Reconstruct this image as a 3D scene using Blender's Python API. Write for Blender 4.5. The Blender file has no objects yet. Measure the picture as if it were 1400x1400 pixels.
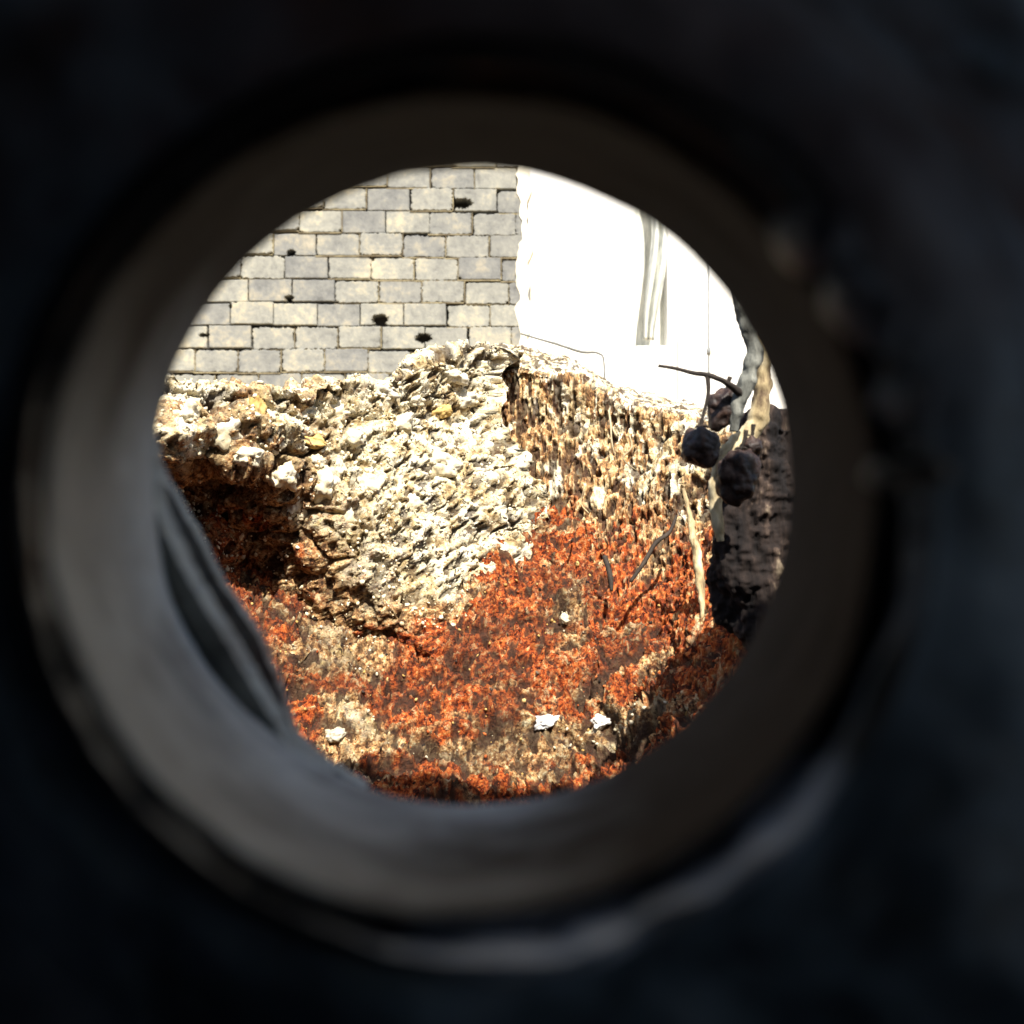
import bpy, bmesh, math, random
import numpy as np
from mathutils import Vector
random.seed(7); rng = np.random.default_rng(11)
sc = bpy.context.scene
C = sc.collection
F = 1361.1                                # focal length in pixels of a 1400 px wide frame
def at(px, py, Y): return Vector(((px-700)/F*Y, Y, (700-py)/F*Y))

def cy(Y): return np.where(np.asarray(Y, float) > 1.2, 1.2+(np.asarray(Y, float)-1.2)*.5, Y) if np.ndim(Y) else float(Y if Y <= 1.2 else 1.2+(Y-1.2)*.5)   # the pit is shallow from front to back
# ------------------------------------------------------------ camera, sky, sun, exposure
cam = bpy.data.cameras.new('camera'); camo = bpy.data.objects.new('camera', cam); C.objects.link(camo)
camo.location = (0, 0, 0); camo.rotation_euler = (math.pi/2, 0, 0)
cam.lens = 35; cam.sensor_width = 36; cam.clip_start = 0.005; cam.clip_end = 400
cam.dof.use_dof = True; cam.dof.focus_distance = 1.5; cam.dof.aperture_fstop = 10.5
sc.camera = camo
SUN = Vector((0.12, -0.62, 0.76)).normalized()
el = math.asin(SUN.z); az = math.atan2(SUN.x, SUN.y)
w = bpy.data.worlds.new('World'); sc.world = w; w.use_nodes = True
nt = w.node_tree; bg = nt.nodes['Background']
sky = nt.nodes.new('ShaderNodeTexSky'); sky.sky_type = 'NISHITA'; sky.sun_disc = False
sky.sun_elevation = el; sky.sun_rotation = az; sky.dust_density = 2.0
nt.links.new(sky.outputs[0], bg.inputs[0]); bg.inputs[1].default_value = 0.10
sun = bpy.data.lights.new('sun', 'SUN'); sun.energy = 5.0; sun.angle = math.radians(0.5); sun.color = (1.0, .95, .86)
so = bpy.data.objects.new('sun', sun); C.objects.link(so); so.rotation_euler = SUN.to_track_quat('Z', 'Y').to_euler()
sc.view_settings.view_transform = 'Standard'; sc.view_settings.look = 'None'
sc.view_settings.exposure = 1.0; sc.view_settings.gamma = 1; sc.view_settings.use_curve_mapping = False

# ------------------------------------------------------------ numpy noise
def _h(ix, iy, iz, seed):
    n = (ix*374761393 + iy*668265263 + iz*2147483647 + seed*1274126177) & 0xffffffff
    n = ((n ^ (n >> 13))*1274126177) & 0xffffffff
    n = ((n ^ (n >> 16))*2246822519) & 0xffffffff
    return ((n ^ (n >> 15)) & 0xffffff)/float(0xffffff)
def vnoise(P, sc_, seed=0):
    p = P*np.asarray(sc_, float); i = np.floor(p).astype(np.int64); f = p-i; f = f*f*f*(f*(f*6-15)+10)
    x, y, z = i[..., 0], i[..., 1], i[..., 2]; r = 0
    for a in (0, 1):
        for b in (0, 1):
            for c in (0, 1):
                wgt = (f[..., 0] if a else 1-f[..., 0])*(f[..., 1] if b else 1-f[..., 1])*(f[..., 2] if c else 1-f[..., 2])
                r = r + wgt*_h(x+a, y+b, z+c, seed)
    return r*2-1
def fbm(P, s, octs=4, seed=0, gain=.5):
    r = 0; a = 1; s = np.asarray(s, float)
    for k in range(octs):
        r = r + a*vnoise(P+k*3.17, s*2.03**k, seed+k*17); a *= gain
    return r
def ridged(P, s, octs=4, seed=0):
    r = 0; a = 1; s = np.asarray(s, float)
    for k in range(octs):
        r = r + a*(1-2*np.abs(vnoise(P+k*5.1, s*2.1**k, seed+k*13))); a *= .55
    return r
def worley(P, s, seed=0):
    """distance to nearest / second nearest jittered cell point and the cell's random value"""
    p = P*np.asarray(s, float); i = np.floor(p).astype(np.int64)
    d1 = np.full(p.shape[:-1], 9.); d2 = d1.copy(); cid = np.zeros_like(d1)
    for a in (-1, 0, 1):
        for b in (-1, 0, 1):
            for c in (-1, 0, 1):
                q = i+np.array([a, b, c])
                j = np.stack([_h(q[..., 0], q[..., 1], q[..., 2], seed+k) for k in (1, 2, 3)], -1)
                d = np.linalg.norm(q+j-p, axis=-1); v = _h(q[..., 0], q[..., 1], q[..., 2], seed+9)
                near = d < d1
                d2 = np.where(near, d1, np.minimum(d2, d)); cid = np.where(near, v, cid); d1 = np.where(near, d, d1)
    return d1, d2, cid
def sstep(a, b, x): t = np.clip((x-a)/(b-a), 0, 1); return t*t*(3-2*t)

# ------------------------------------------------------------ object helpers
def link(name, me, mat=None, parent=None):
    o = bpy.data.objects.new(name, me); C.objects.link(o)
    if mat and not me.materials: me.materials.append(mat)
    if parent: o.parent = parent
    return o
def tag(o, label=None, cat=None, group=None, kind=None):
    if label: o['label'] = label
    if cat: o['category'] = cat
    if group: o['group'] = group
    if kind: o['kind'] = kind
    return o
def empty(name, loc=(0, 0, 0)):
    o = bpy.data.objects.new(name, None); C.objects.link(o); o.location = loc; o.empty_display_size = .05; return o
def pymesh(name, V, Fc, smooth=False):
    me = bpy.data.meshes.new(name); me.from_pydata([tuple(v) for v in V], [], Fc); me.update()
    if smooth: me.polygons.foreach_set('use_smooth', [True]*len(me.polygons))
    return me
def grid_mesh(name, P, attrs={}, wrap=False, smooth=True, flip=False):
    n, m = P.shape[:2]; V = P.reshape(-1, 3)
    i = np.arange(n if wrap else n-1)[:, None]; j = np.arange(m-1)[None, :]; i2 = (i+1) % n
    q = np.stack([i*m+j, i2*m+j, i2*m+j+1, i*m+j+1], -1).reshape(-1, 4)
    if flip: q = q[:, ::-1]
    me = bpy.data.meshes.new(name); me.vertices.add(len(V)); me.vertices.foreach_set('co', V.astype(np.float32).ravel())
    me.loops.add(q.size); me.loops.foreach_set('vertex_index', q.astype(np.int32).ravel())
    me.polygons.add(len(q)); me.polygons.foreach_set('loop_start', np.arange(0, q.size, 4, dtype=np.int32))
    me.polygons.foreach_set('use_smooth', np.full(len(q), smooth)); me.update(calc_edges=True)
    for k, v in attrs.items():
        a = me.attributes.new(k, 'FLOAT', 'POINT'); a.data.foreach_set('value', np.ascontiguousarray(v, np.float32).ravel())
    return me
def normals(P):
    du = np.gradient(P, axis=0); dv = np.gradient(P, axis=1); n = np.cross(du, dv)
    return n/np.maximum(np.linalg.norm(n, axis=-1, keepdims=True), 1e-9)
def boxV(x0, x1, y0, y1, z0, z1):
    V = [(x, y, z) for x in (x0, x1) for y in (y0, y1) for z in (z0, z1)]
    return V, [(0, 1, 3, 2), (4, 6, 7, 5), (0, 4, 5, 1), (2, 3, 7, 6), (0, 2, 6, 4), (1, 5, 7, 3)]
def merge(parts):
    V = []; Fc = []
    for v, f in parts:
        b = len(V); V += list(v); Fc += [tuple(b+i for i in q) for q in f]
    return V, Fc
def tube(pts, rad, seg=12, rough=0., seed=0, sub=6, twist=0.):
    """swept tapered tube through pts with lumpy skin, closed ends"""
    pts = [Vector(p) for p in pts]; n = len(pts); P = []; R = []
    for i in range(n-1):
        p0 = pts[max(i-1, 0)]; p1 = pts[i]; p2 = pts[i+1]; p3 = pts[min(i+2, n-1)]
        for k in range(sub):
            t = k/sub
            P.append(.5*((2*p1)+(p2-p0)*t+(2*p0-5*p1+4*p2-p3)*t*t+(3*p1-p0-3*p2+p3)*t**3)); R.append(rad[i]*(1-t)+rad[i+1]*t)
    P.append(pts[-1]); R.append(rad[-1]); V = []
    up = Vector((0.3, 1, .2)).normalized()
    for i, p in enumerate(P):
        t = (P[min(i+1, len(P)-1)]-P[max(i-1, 0)]).normalized(); a = t.cross(up).normalized(); b = t.cross(a)
        for k in range(seg):
            ang = 2*math.pi*k/seg+twist*i
            V.append(p+(a*math.cos(ang)+b*math.sin(ang))*R[i])
    if rough:
        A = np.array([tuple(v) for v in V]); cen = np.repeat(np.array([tuple(p) for p in P]), seg, 0); d = A-cen
        rr = np.linalg.norm(d, axis=1, keepdims=True); f = 1+rough*fbm(A, 1/np.mean(R)/1.6, 3, seed)
        V = list(cen+d*f[:, None])
    Fc = []
    for i in range(len(P)-1):
        for k in range(seg):
            k2 = (k+1) % seg; Fc.append((i*seg+k, i*seg+k2, (i+1)*seg+k2, (i+1)*seg+k))
    Fc.append(tuple(range(seg))[::-1]); Fc.append(tuple((len(P)-1)*seg+k for k in range(seg)))
    return V, Fc
_ico = None
def rock_mesh(name, sx, sy, sz, seed, sub=4, rough=.25, mat=None):
    bm = bmesh.new(); bmesh.ops.create_icosphere(bm, subdivisions=sub, radius=1)
    P = np.array([v.co[:] for v in bm.verts])
    r_ = np.random.default_rng(seed); f = np.full(len(P), 9.)          # cut by random planes: broken facets
    for k in range(13):
        n = r_.normal(size=3); n /= np.linalg.norm(n); dt = P@n; h = r_.uniform(.72, .98)
        f = np.where(dt > .05, np.minimum(f, h/np.maximum(dt, .05)), f)
    f = np.minimum(f, 1.1)*(1+rough*(.45*fbm(P, 2.2, 4, seed)+.25*fbm(P, 7, 3, seed+1)))
    P = P*f[:, None]*np.array([sx, sy, sz])
    for v, p in zip(bm.verts, P): v.co = p
    me = bpy.data.meshes.new(name); bm.to_mesh(me); bm.free()
    me.polygons.foreach_set('use_smooth', [sub > 2]*len(me.polygons))
    if mat: me.materials.append(mat)
    return me

# ------------------------------------------------------------ materials
def mat(name, rough=.9, metal=0., spec=.3):
    m = bpy.data.materials.new(name); m.use_nodes = True; t = m.node_tree; b = t.nodes['Principled BSDF']
    b.inputs['Roughness'].default_value = rough; b.inputs['Metallic'].default_value = metal
    b.inputs['Specular IOR Level'].default_value = spec
    return m, t, b
def coord(t, scale=(1, 1, 1), kind='Object'):
    tc = t.nodes.new('ShaderNodeTexCoord'); mp = t.nodes.new('ShaderNodeMapping'); mp.inputs['Scale'].default_value = scale
    t.links.new(tc.outputs[kind], mp.inputs[0]); return mp.outputs[0]
def noise(t, vec, scale, detail=5, rough=.6, dist=0.):
    n = t.nodes.new('ShaderNodeTexNoise'); n.inputs['Scale'].default_value = scale; n.inputs['Detail'].default_value = detail
    n.inputs['Roughness'].default_value = rough; n.inputs['Distortion'].default_value = dist
    t.links.new(vec, n.inputs['Vector']); return n.outputs['Fac']
def ramp(t, fac, stops):
    r = t.nodes.new('ShaderNodeValToRGB'); e = r.color_ramp.elements
    while len(e) < len(stops): e.new(.5)
    for x, (p, c) in zip(e, stops): x.position = p; x.color = (*c, 1) if len(c) == 3 else c
    t.links.new(fac, r.inputs[0]); return r.outputs[0]
def mixc(t, fac, a, b, mode='MIX'):
    m = t.nodes.new('ShaderNodeMix'); m.data_type = 'RGBA'; m.blend_type = mode
    for s, v in ((m.inputs[0], fac), (m.inputs[6], a), (m.inputs[7], b)):
        if isinstance(v, (int, float)): s.default_value = v
        elif isinstance(v, tuple): s.default_value = (*v, 1)
        else: t.links.new(v, s)
    return m.outputs[2]
def mth(t, op, a, b=0.):
    m = t.nodes.new('ShaderNodeMath'); m.operation = op
    for s, v in ((m.inputs[0], a), (m.inputs[1], b)):
        if isinstance(v, (int, float)): s.default_value = v
        else: t.links.new(v, s)
    return m.outputs[0]
def bump(t, b, h, strength=.5, dist=.002):
    n = t.nodes.new('ShaderNodeBump'); n.inputs['Strength'].default_value = strength; n.inputs['Distance'].default_value = dist
    t.links.new(h, n.inputs['Height']); t.links.new(n.outputs[0], b.inputs['Normal'])
def attr(t, name):
    a = t.nodes.new('ShaderNodeAttribute'); a.attribute_name = name; return a.outputs['Fac']

def earth_mat(name, streak=False):
    """pale lime crust and red earth, mixed by the 'red' attribute and broken by fine mineral grain"""
    m, t, b = mat(name, .95, 0, .15)
    v = coord(t, (1, 1, .28) if streak else (1, 1, 1))
    n1 = noise(t, v, 38, 6, .7); n2 = noise(t, v, 150, 4, .7); n3 = noise(t, v, 9, 5, .6); n4 = noise(t, v, 75, 5, .75, .6); n5 = noise(t, v, 105, 6, .8, .4); n6 = noise(t, coord(t), 150, 3, .6, 1.2)
    cream = ramp(t, n1, [(.33, (.13, .075, .035)), (.42, (.50, .37, .19)), (.52, (.74, .66, .46)), (.68, (.84, .80, .68))])
    cream = mixc(t, mth(t, 'MULTIPLY', ramp(t, n4, [(.56, (0, 0, 0)), (.66, (1, 1, 1))]), .55), cream, (.60, .46, .17))
    ochre = ramp(t, n2, [(.34, (.025, .014, .010)), (.43, (.17, .085, .04)), (.52, (.46, .25, .10)), (.60, (.66, .50, .26)), (.70, (.76, .68, .46))])
    ochre = mixc(t, ramp(t, n5, [(.52, (0, 0, 0)), (.62, (.75, .75, .75))]), ochre, (.045, .028, .022))
    ochre = mixc(t, ramp(t, n4, [(.58, (0, 0, 0)), (.70, (1, 1, 1))]), ochre, (.74, .65, .43))
    cream = mixc(t, ramp(t, n6, [(.575, (0, 0, 0)), (.62, (.95, .95, .95))]), cream, (.035, .022, .014))  # fine pores painted near-black, shade of holes the mesh lacks
    cream = mixc(t, mth(t, 'MINIMUM', mth(t, 'MAXIMUM', mth(t, 'MULTIPLY', attr(t, 'red'), -1.), 0.), .85), cream, (.84, .81, .72))
    red = ramp(t, n2, [(.34, (.016, .005, .004)), (.43, (.14, .026, .010)), (.51, (.42, .085, .020)), (.60, (.54, .17, .042)), (.69, (.66, .42, .18))])
    red = mixc(t, ramp(t, n5, [(.50, (0, 0, 0)), (.62, (.8, .8, .8))]), red, (.030, .014, .012))
    red = mixc(t, mth(t, 'MULTIPLY', ramp(t, n4, [(.56, (0, 0, 0)), (.66, (1, 1, 1))]), .75), red, (.66, .50, .27))
    r = attr(t, 'red')
    wob = mth(t, 'ADD', r, mth(t, 'MULTIPLY', mth(t, 'SUBTRACT', n1, .5), 1.1))
    f1 = ramp(t, wob, [(.16, (0, 0, 0)), (.34, (1, 1, 1))]); f2 = ramp(t, wob, [(.60, (0, 0, 0)), (.80, (1, 1, 1))])
    col = mixc(t, f1, cream, ochre); col = mixc(t, f2, col, red)
    pit = attr(t, 'pit'); col = mixc(t, pit, col, (.045, .026, .018))  # pit and crack shade painted dark here, along with slope mottling
    t.links.new(col, b.inputs['Base Color'])
    bump(t, b, mth(t, 'ADD', n2, mth(t, 'MULTIPLY', n4, 1.5)), .9, .004)
    return m
M_earth = earth_mat('pale_and_red_earth'); M_cut = earth_mat('streaked_cut_earth', True)

def simple(name, stops, scale=40, rough=.85, bs=.5, bd=.002, metal=0, spec=.3, sc_=(1, 1, 1), world=False, grain=0):
    m, t, b = mat(name, rough, metal, spec); v = coord(t, sc_)
    if world:
        g = t.nodes.new('ShaderNodeNewGeometry'); v = g.outputs['Position']
    n = noise(t, v, scale, 6, .65)
    if grain: n = mth(t, 'ADD', mth(t, 'MULTIPLY', n, .62), mth(t, 'MULTIPLY', noise(t, v, grain, 4, .7), .38))
    c = ramp(t, n, stops)
    oi = t.nodes.new('ShaderNodeObjectInfo')
    c = mixc(t, 1., c, ramp(t, oi.outputs['Random'], [(0, (.78, .78, .80)), (1, (1.15, 1.13, 1.06))]), 'MULTIPLY')
    t.links.new(c, b.inputs['Base Color']); bump(t, b, n, bs, bd); return m
M_block = simple('grey_block', [(.30, (.09, .09, .085)), (.40, (.17, .172, .165)), (.52, (.235, .235, .215)), (.61, (.33, .305, .24)), (.72, (.48, .42, .32))], 4.2, .95, .8, .02, world=True, grain=18)
M_mortar = simple('sandy_mortar', [(.3, (.06, .045, .028)), (.5, (.15, .125, .08)), (.7, (.30, .26, .16))], 7, .95, .6, .006, world=True)
M_shade_core = simple('shade_dark_core', [(.3, (.03, .028, .025)), (.7, (.07, .06, .05))], 20)  # core coloured near-black to deepen the shade in holes
M_white = simple('white_render', [(.3, (.80, .79, .76)), (.7, (.86, .855, .83))], 3, .9, .2, .004)
M_pale = simple('pale_yellow_render', [(.3, (.62, .58, .45)), (.5, (.78, .74, .60)), (.7, (.82, .80, .72))], 5, .9, .4, .004)
M_sheet = simple('weathered_grey_sheet', [(.3, (.30, .32, .32)), (.5, (.52, .54, .52)), (.7, (.74, .74, .68))], 6, .7, .3, .01, sc_=(4, 4, .5))
M_pole = simple('grey_pole_metal', [(.3, (.12, .125, .13)), (.7, (.24, .25, .25))], 20, .5)
M_cable = simple('dark_cable', [(.3, (.10, .105, .10)), (.7, (.22, .22, .20))], 30, .6)
M_pod = simple('black_pod_skin', [(.34, (.006, .005, .005)), (.50, (.026, .014, .011)), (.60, (.06, .034, .026)), (.70, (.16, .11, .085))], 60, .5, .9, .004, spec=.4)
M_twig = simple('dark_twig_bark', [(.3, (.015, .012, .01)), (.7, (.06, .045, .035))], 90, .8)
M_root = simple('sunlit_root_bark', [(.34, (.12, .08, .05)), (.48, (.46, .36, .20)), (.62, (.68, .58, .38))], 60, .9, .9, .004, sc_=(1, 1, .35))
M_groot = simple('grey_root_bark', [(.34, (.05, .05, .045)), (.52, (.16, .165, .15)), (.7, (.36, .36, .32))], 70, .9, .9, .004, sc_=(1, 1, .35))
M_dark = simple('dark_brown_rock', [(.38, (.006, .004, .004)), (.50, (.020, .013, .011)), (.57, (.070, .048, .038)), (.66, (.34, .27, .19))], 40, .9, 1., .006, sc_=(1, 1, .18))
M_stone = simple('pale_limestone', [(.30, (.22, .17, .10)), (.44, (.58, .50, .33)), (.62, (.76, .71, .58))], 45, .9, .8, .003)
M_ystone = simple('yellow_sandstone', [(.30, (.16, .08, .03)), (.46, (.52, .33, .10)), (.66, (.66, .48, .20))], 45, .9, .8, .003)
M_wstone = simple('white_stone', [(.3, (.62, .60, .55)), (.6, (.82, .81, .78))], 60, .8, .6, .002)
M_clod = simple('red_clods', [(.32, (.07, .018, .01)), (.5, (.36, .085, .022)), (.66, (.55, .22, .07))], 60, .95, .6, .003)
M_chip = simple('lime_chips', [(.3, (.35, .27, .15)), (.6, (.74, .68, .52))], 60, .95, .6, .003)

def sleeve_mat(name='lit_side_sleeve', rgh=.92, sp=.06, lit_tones=((.36, .33, .30), (.52, .50, .46), (.66, .65, .61))):
    m, t, b = mat(name, rgh, 0, sp); v = coord(t); n = noise(t, v, 30, 6, .65, .3); n2 = noise(t, v, 14, 3, .5); w_ = attr(t, 'painted_light')
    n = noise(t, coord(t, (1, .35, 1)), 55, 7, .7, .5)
    shade_tone = ramp(t, n, [(.3, (.014, .010, .008)), (.6, (.028, .021, .017)), (.8, (.06, .05, .04))])
    lit_tone = ramp(t, n, [(.30, lit_tones[0]), (.5, lit_tones[1]), (.7, lit_tones[2])])  # pale tone stands for light, dark tone for shade
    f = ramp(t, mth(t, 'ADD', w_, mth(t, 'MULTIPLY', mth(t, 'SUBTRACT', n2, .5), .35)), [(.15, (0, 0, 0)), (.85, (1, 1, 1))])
    t.links.new(mixc(t, f, shade_tone, lit_tone), b.inputs['Base Color']); bump(t, b, n, .6, .002); return m
def iron_mat(name, stops, rough, metal, scale=45, bd=.002):
    m, t, b = mat(name, rough, metal, .5); v = coord(t); n = noise(t, v, scale, 6, .65, .3); n2 = noise(t, v, scale*.35, 3, .5)
    c = ramp(t, n, stops); c = mixc(t, ramp(t, n2, [(.45, (0, 0, 0)), (.65, (.6, .6, .6))]), c, (.17, .065, .035))
    t.links.new(c, b.inputs['Base Color']); bump(t, b, n, .6, bd); return m
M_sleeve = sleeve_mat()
M_lip = iron_mat('lip_iron', [(.3, (.16, .16, .14)), (.5, (.34, .34, .30)), (.7, (.5, .46, .36))], .7, 0, 60)
M_plate = iron_mat('blackened_iron', [(.36, (.035, .045, .055)), (.52, (.14, .19, .24)), (.72, (.30, .36, .42))], .55, .0, 40)
M_collar = sleeve_mat('glint_collar', .5, .5, ((.40, .45, .55), (.58, .64, .76), (.70, .76, .86)))

# ------------------------------------------------------------ terrain behind everything
gx = np.linspace(-60, 60, 160); gx = np.sign(gx)*(np.abs(gx)/60)**2.2*60
gy = 2.35+np.linspace(0, 1, 160)**2.5*150
X, Y = np.meshgrid(gx, gy, indexing='ij'); P = np.stack([X, Y, np.zeros_like(X)], -1)
P[..., 2] = -.02+.035*fbm(P, 1.3, 4, 5)+.12*sstep(3, 9, Y)
tag(link('ground', grid_mesh('ground', P, {'red': np.full(X.shape, .2), 'pit': np.zeros(X.shape)}), M_earth), kind='structure')

# ------------------------------------------------------------ block wall, Y = 9.2
YB = 9.23; PX = YB/F
wall = empty('block_wall', (-2, YB, .1))
tag(wall, 'grey concrete block wall with chipped joints and holes, behind the pale bank', 'wall')
def rel(o, root): o.location = Vector(o.location)-root.location
BW, BH, JT = 59.3*PX, 31.7*PX, 1.9*PX
zr = lambda py: (700-py)*PX
rows = [(224+31.7*k) for k in range(-2, 15)]
offs = [650, 619, 648, 620, 646, 610, 626, 636, 611, 640, 622, 650, 619, 648, 620, 646, 610]
offs = [offs[(k+0) % 17] for k in range(17)]
# notches: (px, py, radius px, kind) give chipped corners and missing pieces
holes = [(632, 278, 12, 5), (663, 243, 6, 6), (664, 274, 6, 7), (520, 437, 13, 8), (587, 438, 8, 4), (579, 462, 12, 12),
         (452, 435, 10, 4), (398, 345, 8, 3), (321, 418, 7, 7), (278, 458, 6, 6), (528, 283, 5, 4), (395, 407, 7, 3)]
blocks = []; joints = []
def clip_notch(poly, cx, cz, rx, rz, sd):
    """push outline points that fall in an ellipse radially out of it: a broken edge"""
    r_ = random.Random(sd); out = []
    n = len(poly); dense = []
    for i in range(n):
        a = poly[i]; b = poly[(i+1) % n]; k = max(1, int(math.dist(a, b)/(.016)))
        dense += [(a[0]+(b[0]-a[0])*t/k, a[1]+(b[1]-a[1])*t/k) for t in range(k)]
    c = (sum(p[0] for p in poly)/n, sum(p[1] for p in poly)/n)
    inside = [((x-cx)/rx)**2+((z-cz)/rz)**2 < 1 for x, z in dense]; m = len(dense)
    jt = lambda v_: v_+r_.uniform(-.0022, .0022)
    if not any(inside) or all(inside): return [(jt(x), jt(z)) for x, z in dense]
    st = next(k for k in range(m) if inside[k] and not inside[k-1])       # first point of the run that the notch swallows
    run = 0
    while inside[(st+run) % m]: run += 1
    if run < 3 or rx < .03: return [(jt(x+(c[0]-x)*.05*i_), jt(z+(c[1]-z)*.09*i_)) for (x, z), i_ in zip(dense, inside)]
    a0_ = math.atan2((dense[st][1]-cz)/rz, (dense[st][0]-cx)/rx); e_ = dense[(st+run-1) % m]; a1_ = math.atan2((e_[1]-cz)/rz, (e_[0]-cx)/rx)
    ac = math.atan2((c[1]-cz)/rz, (c[0]-cx)/rx); d_ = (a1_-a0_) % (2*math.pi)
    if (ac-a0_) % (2*math.pi) > d_: d_ -= 2*math.pi                       # go round the side that lies in the block
    k_ = max(3, int(abs(d_)*max(rx, rz)/.010))
    for q in range(k_+1):
        a_ = a0_+d_*q/k_; f_ = r_.uniform(.6, .95); out.append((cx+rx*f_*math.cos(a_), cz+rz*f_*math.sin(a_)))
    for q in range(m-run): x, z = dense[(st+run+q) % m]; out.append((jt(x), jt(z)))
    return out
for r, py in enumerate(rows):
    for c in range(-10, 3):
        xl = offs[r]+c*59.3
        if xl > 716 or xl < 60: continue
        xr = min(xl+59.3, 722+random.uniform(-5, 3)) if xl+59.3 > 712 else xl+59.3
        if xr-xl < 14: xr = xl+14
        dip = .026*(min(xl, 700)-500)*(1-(py-224)/260)+1.1*math.sin(xl*.031+r*1.7)         # courses sag a little to the right
        x0 = (xl-700)*PX+JT/2; x1 = (xr-700)*PX-JT/2; zt = zr(py+dip)-JT/2; zb = zt-BH+JT
        x0 += random.uniform(-.006, .006); x1 += random.uniform(-.006, .006); zt += random.uniform(-.006, .004)
        poly = [(x0, zb), (x1, zb), (x1, zt), (x0, zt)]
        hits = [h for h in holes if xl-8 < h[0] < xr+8 and py-8 < h[1] < py+40]
        sd = r*97+c
        rr = random.Random(sd)
        if not hits:
            for (qx, qz) in ((x0, zb), (x1, zb), (x1, zt), (x0, zt)):
                s_ = rr.random()
                if s_ < .8: hits.append((qx/PX+700, 700-qz/PX, 1+3.*rr.random()*rr.random()*1.6, 2))
        for (hx, hy, hr, hk) in hits:
            asp = 1.6 if hk == 5 else (1.2 if hk > 2 else 1.)
            poly = clip_notch(poly, (hx-700)*PX, zr(hy), hr*asp*PX, hr*PX*(.8 if hk > 2 else .8), sd)
        n = len(poly); dep = random.uniform(-.012, .012); cx = sum(p[0] for p in poly)/n; cz = sum(p[1] for p in poly)/n
        bev = .006
        fr = [(x+(cx-x)*bev/.15, YB+dep, z+(cz-z)*bev/.10) for x, z in poly]; md = [(x, YB+dep+.007, z) for x, z in poly]; bk = [(x, YB+.17, z) for x, z in poly]
        V = fr+md+bk; Fc = [tuple(range(n))]+[(i, i+n, (i+1) % n+n, (i+1) % n) for i in range(n)]+[(i+n, i+2*n, (i+1) % n+2*n, (i+1) % n+n) for i in range(n)]+[tuple(range(2*n, 3*n))[::-1]]
        ctr = Vector((cx, YB, cz)); V = [(v[0]-cx, v[1]-YB, v[2]-cz) for v in V]
        o = link('block', pymesh('block', V, Fc), M_block, wall); o.location = ctr-wall.location
        # mortar round this block, left out where a hole is
        if not any(h[3] > 2 for h in hits):
            rc = random.uniform(.007, .02)
            if rr.random() < .55: rc = random.uniform(-.004, .003)
            joints.append(boxV(x0-JT, x1, YB+rc, YB+.15, zb-JT, zb-.002))
            rc += random.uniform(-.004, .006); joints.append(boxV(x1+.002, x1+JT-.002, YB+rc+.0015, YB+.15, zb, zt))
V, Fc = merge(joints); mo = link('mortar', pymesh('mortar', V, Fc), M_mortar, wall); mo.location = -wall.location; mo['kind'] = 'stuff'
V, Fc = boxV((40-700)*PX, (716-700)*PX, YB+.178, YB+.30, -.1, zr(150)); co = link('shade_core', pymesh('shade_core', V, Fc), M_shade_core, wall); co.location = -wall.location
# rough pale plaster edge at the wall's right end
V, Fc = [], []
zz = np.linspace(-.1, zr(150), 90); prof = np.array([[0, 0], [1, 0], [1, 1], [0, 1]])
P = np.zeros((4, 90, 3))
for k, (a, b_) in enumerate(((0, 0), (1, 0), (1, 1), (0, 1))):
    P[k, :, 0] = (711-700)*PX+.06+a*(.035+.035*fbm(np.stack([zz*0, zz*0, zz], -1), 7, 4, 3)); P[k, :, 1] = YB-.012+b_*.22; P[k, :, 2] = zz
P[0, :, 0] -= .07+.03*fbm(np.stack([zz*0, zz*0+3, zz], -1), 9, 4, 8); P[3, :, 0] = P[0, :, 0]
me = grid_mesh('edge', P, wrap=True, smooth=False); o = link('plaster_edge', me, M_pale, wall); o.location = -wall.location

# ------------------------------------------------------------ white building behind, Y = 13
YW = 13.; S = YW/F
bld = empty('white_building', (2, YW, .1))
tag(bld, 'sun-bleached white rendered building with a narrow upright recess, right of the block wall', 'building')
def bpart(name, x0, x1, y0, y1, p0, p1, m):
    V, Fc = boxV((x0-700)*S, (x1-700)*S, y0, y1, (700-p1)*S, (700-p0)*S); me = pymesh(name, V, Fc)
    bm = bmesh.new(); bm.from_mesh(me); bmesh.ops.bevel(bm, geom=bm.edges[:], offset=.012, segments=2, affect='EDGES'); bm.to_mesh(me); bm.free()
    o = link(name, me, m, bld); o.location = -bld.location; return o
bpart('wall', 560, 868, YW, YW+5, -80, 720, M_white)
bpart('recess_wall', 868, 915, YW+.35, YW+4.9, -70, 472, M_sheet)
bpart('wall', 913.4, 1130, YW+.05, YW+4.8, -75, 720, M_white)
bpart('wall_foot', 868.6, 913, YW-.02, YW+.34, 473, 720, M_white)
bpart('side_wall', 1130.4, 1300, YW-.25, YW+4.7, -60, 720, M_pale)
# hanging torn sheet in the recess: folded cloth strip
P = np.zeros((26, 60, 3)); us = np.linspace(0, 1, 26)[:, None]; vs = np.linspace(0, 1, 60)[None, :]
pyv = 225+vs*240
xl = 886+6*np.sin(vs*5)+0*us; wd = 10+13*np.sin(np.clip((pyv-225)/240, 0, 1)*math.pi*.9)
P[..., 0] = ((xl+us*wd)-700)*S; P[..., 1] = YW-.02+.06*np.sin(us*13+vs*3)+.04*np.sin(vs*7); P[..., 2] = (700-pyv)*S
sh = link('torn_sheet', grid_mesh('torn_sheet', P), M_sheet)
sh.modifiers.new('thick', 'SOLIDIFY').thickness = .01
tag(sh, 'long weathered pale sheet hanging over the narrow recess of the white building', 'sheet')
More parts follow.
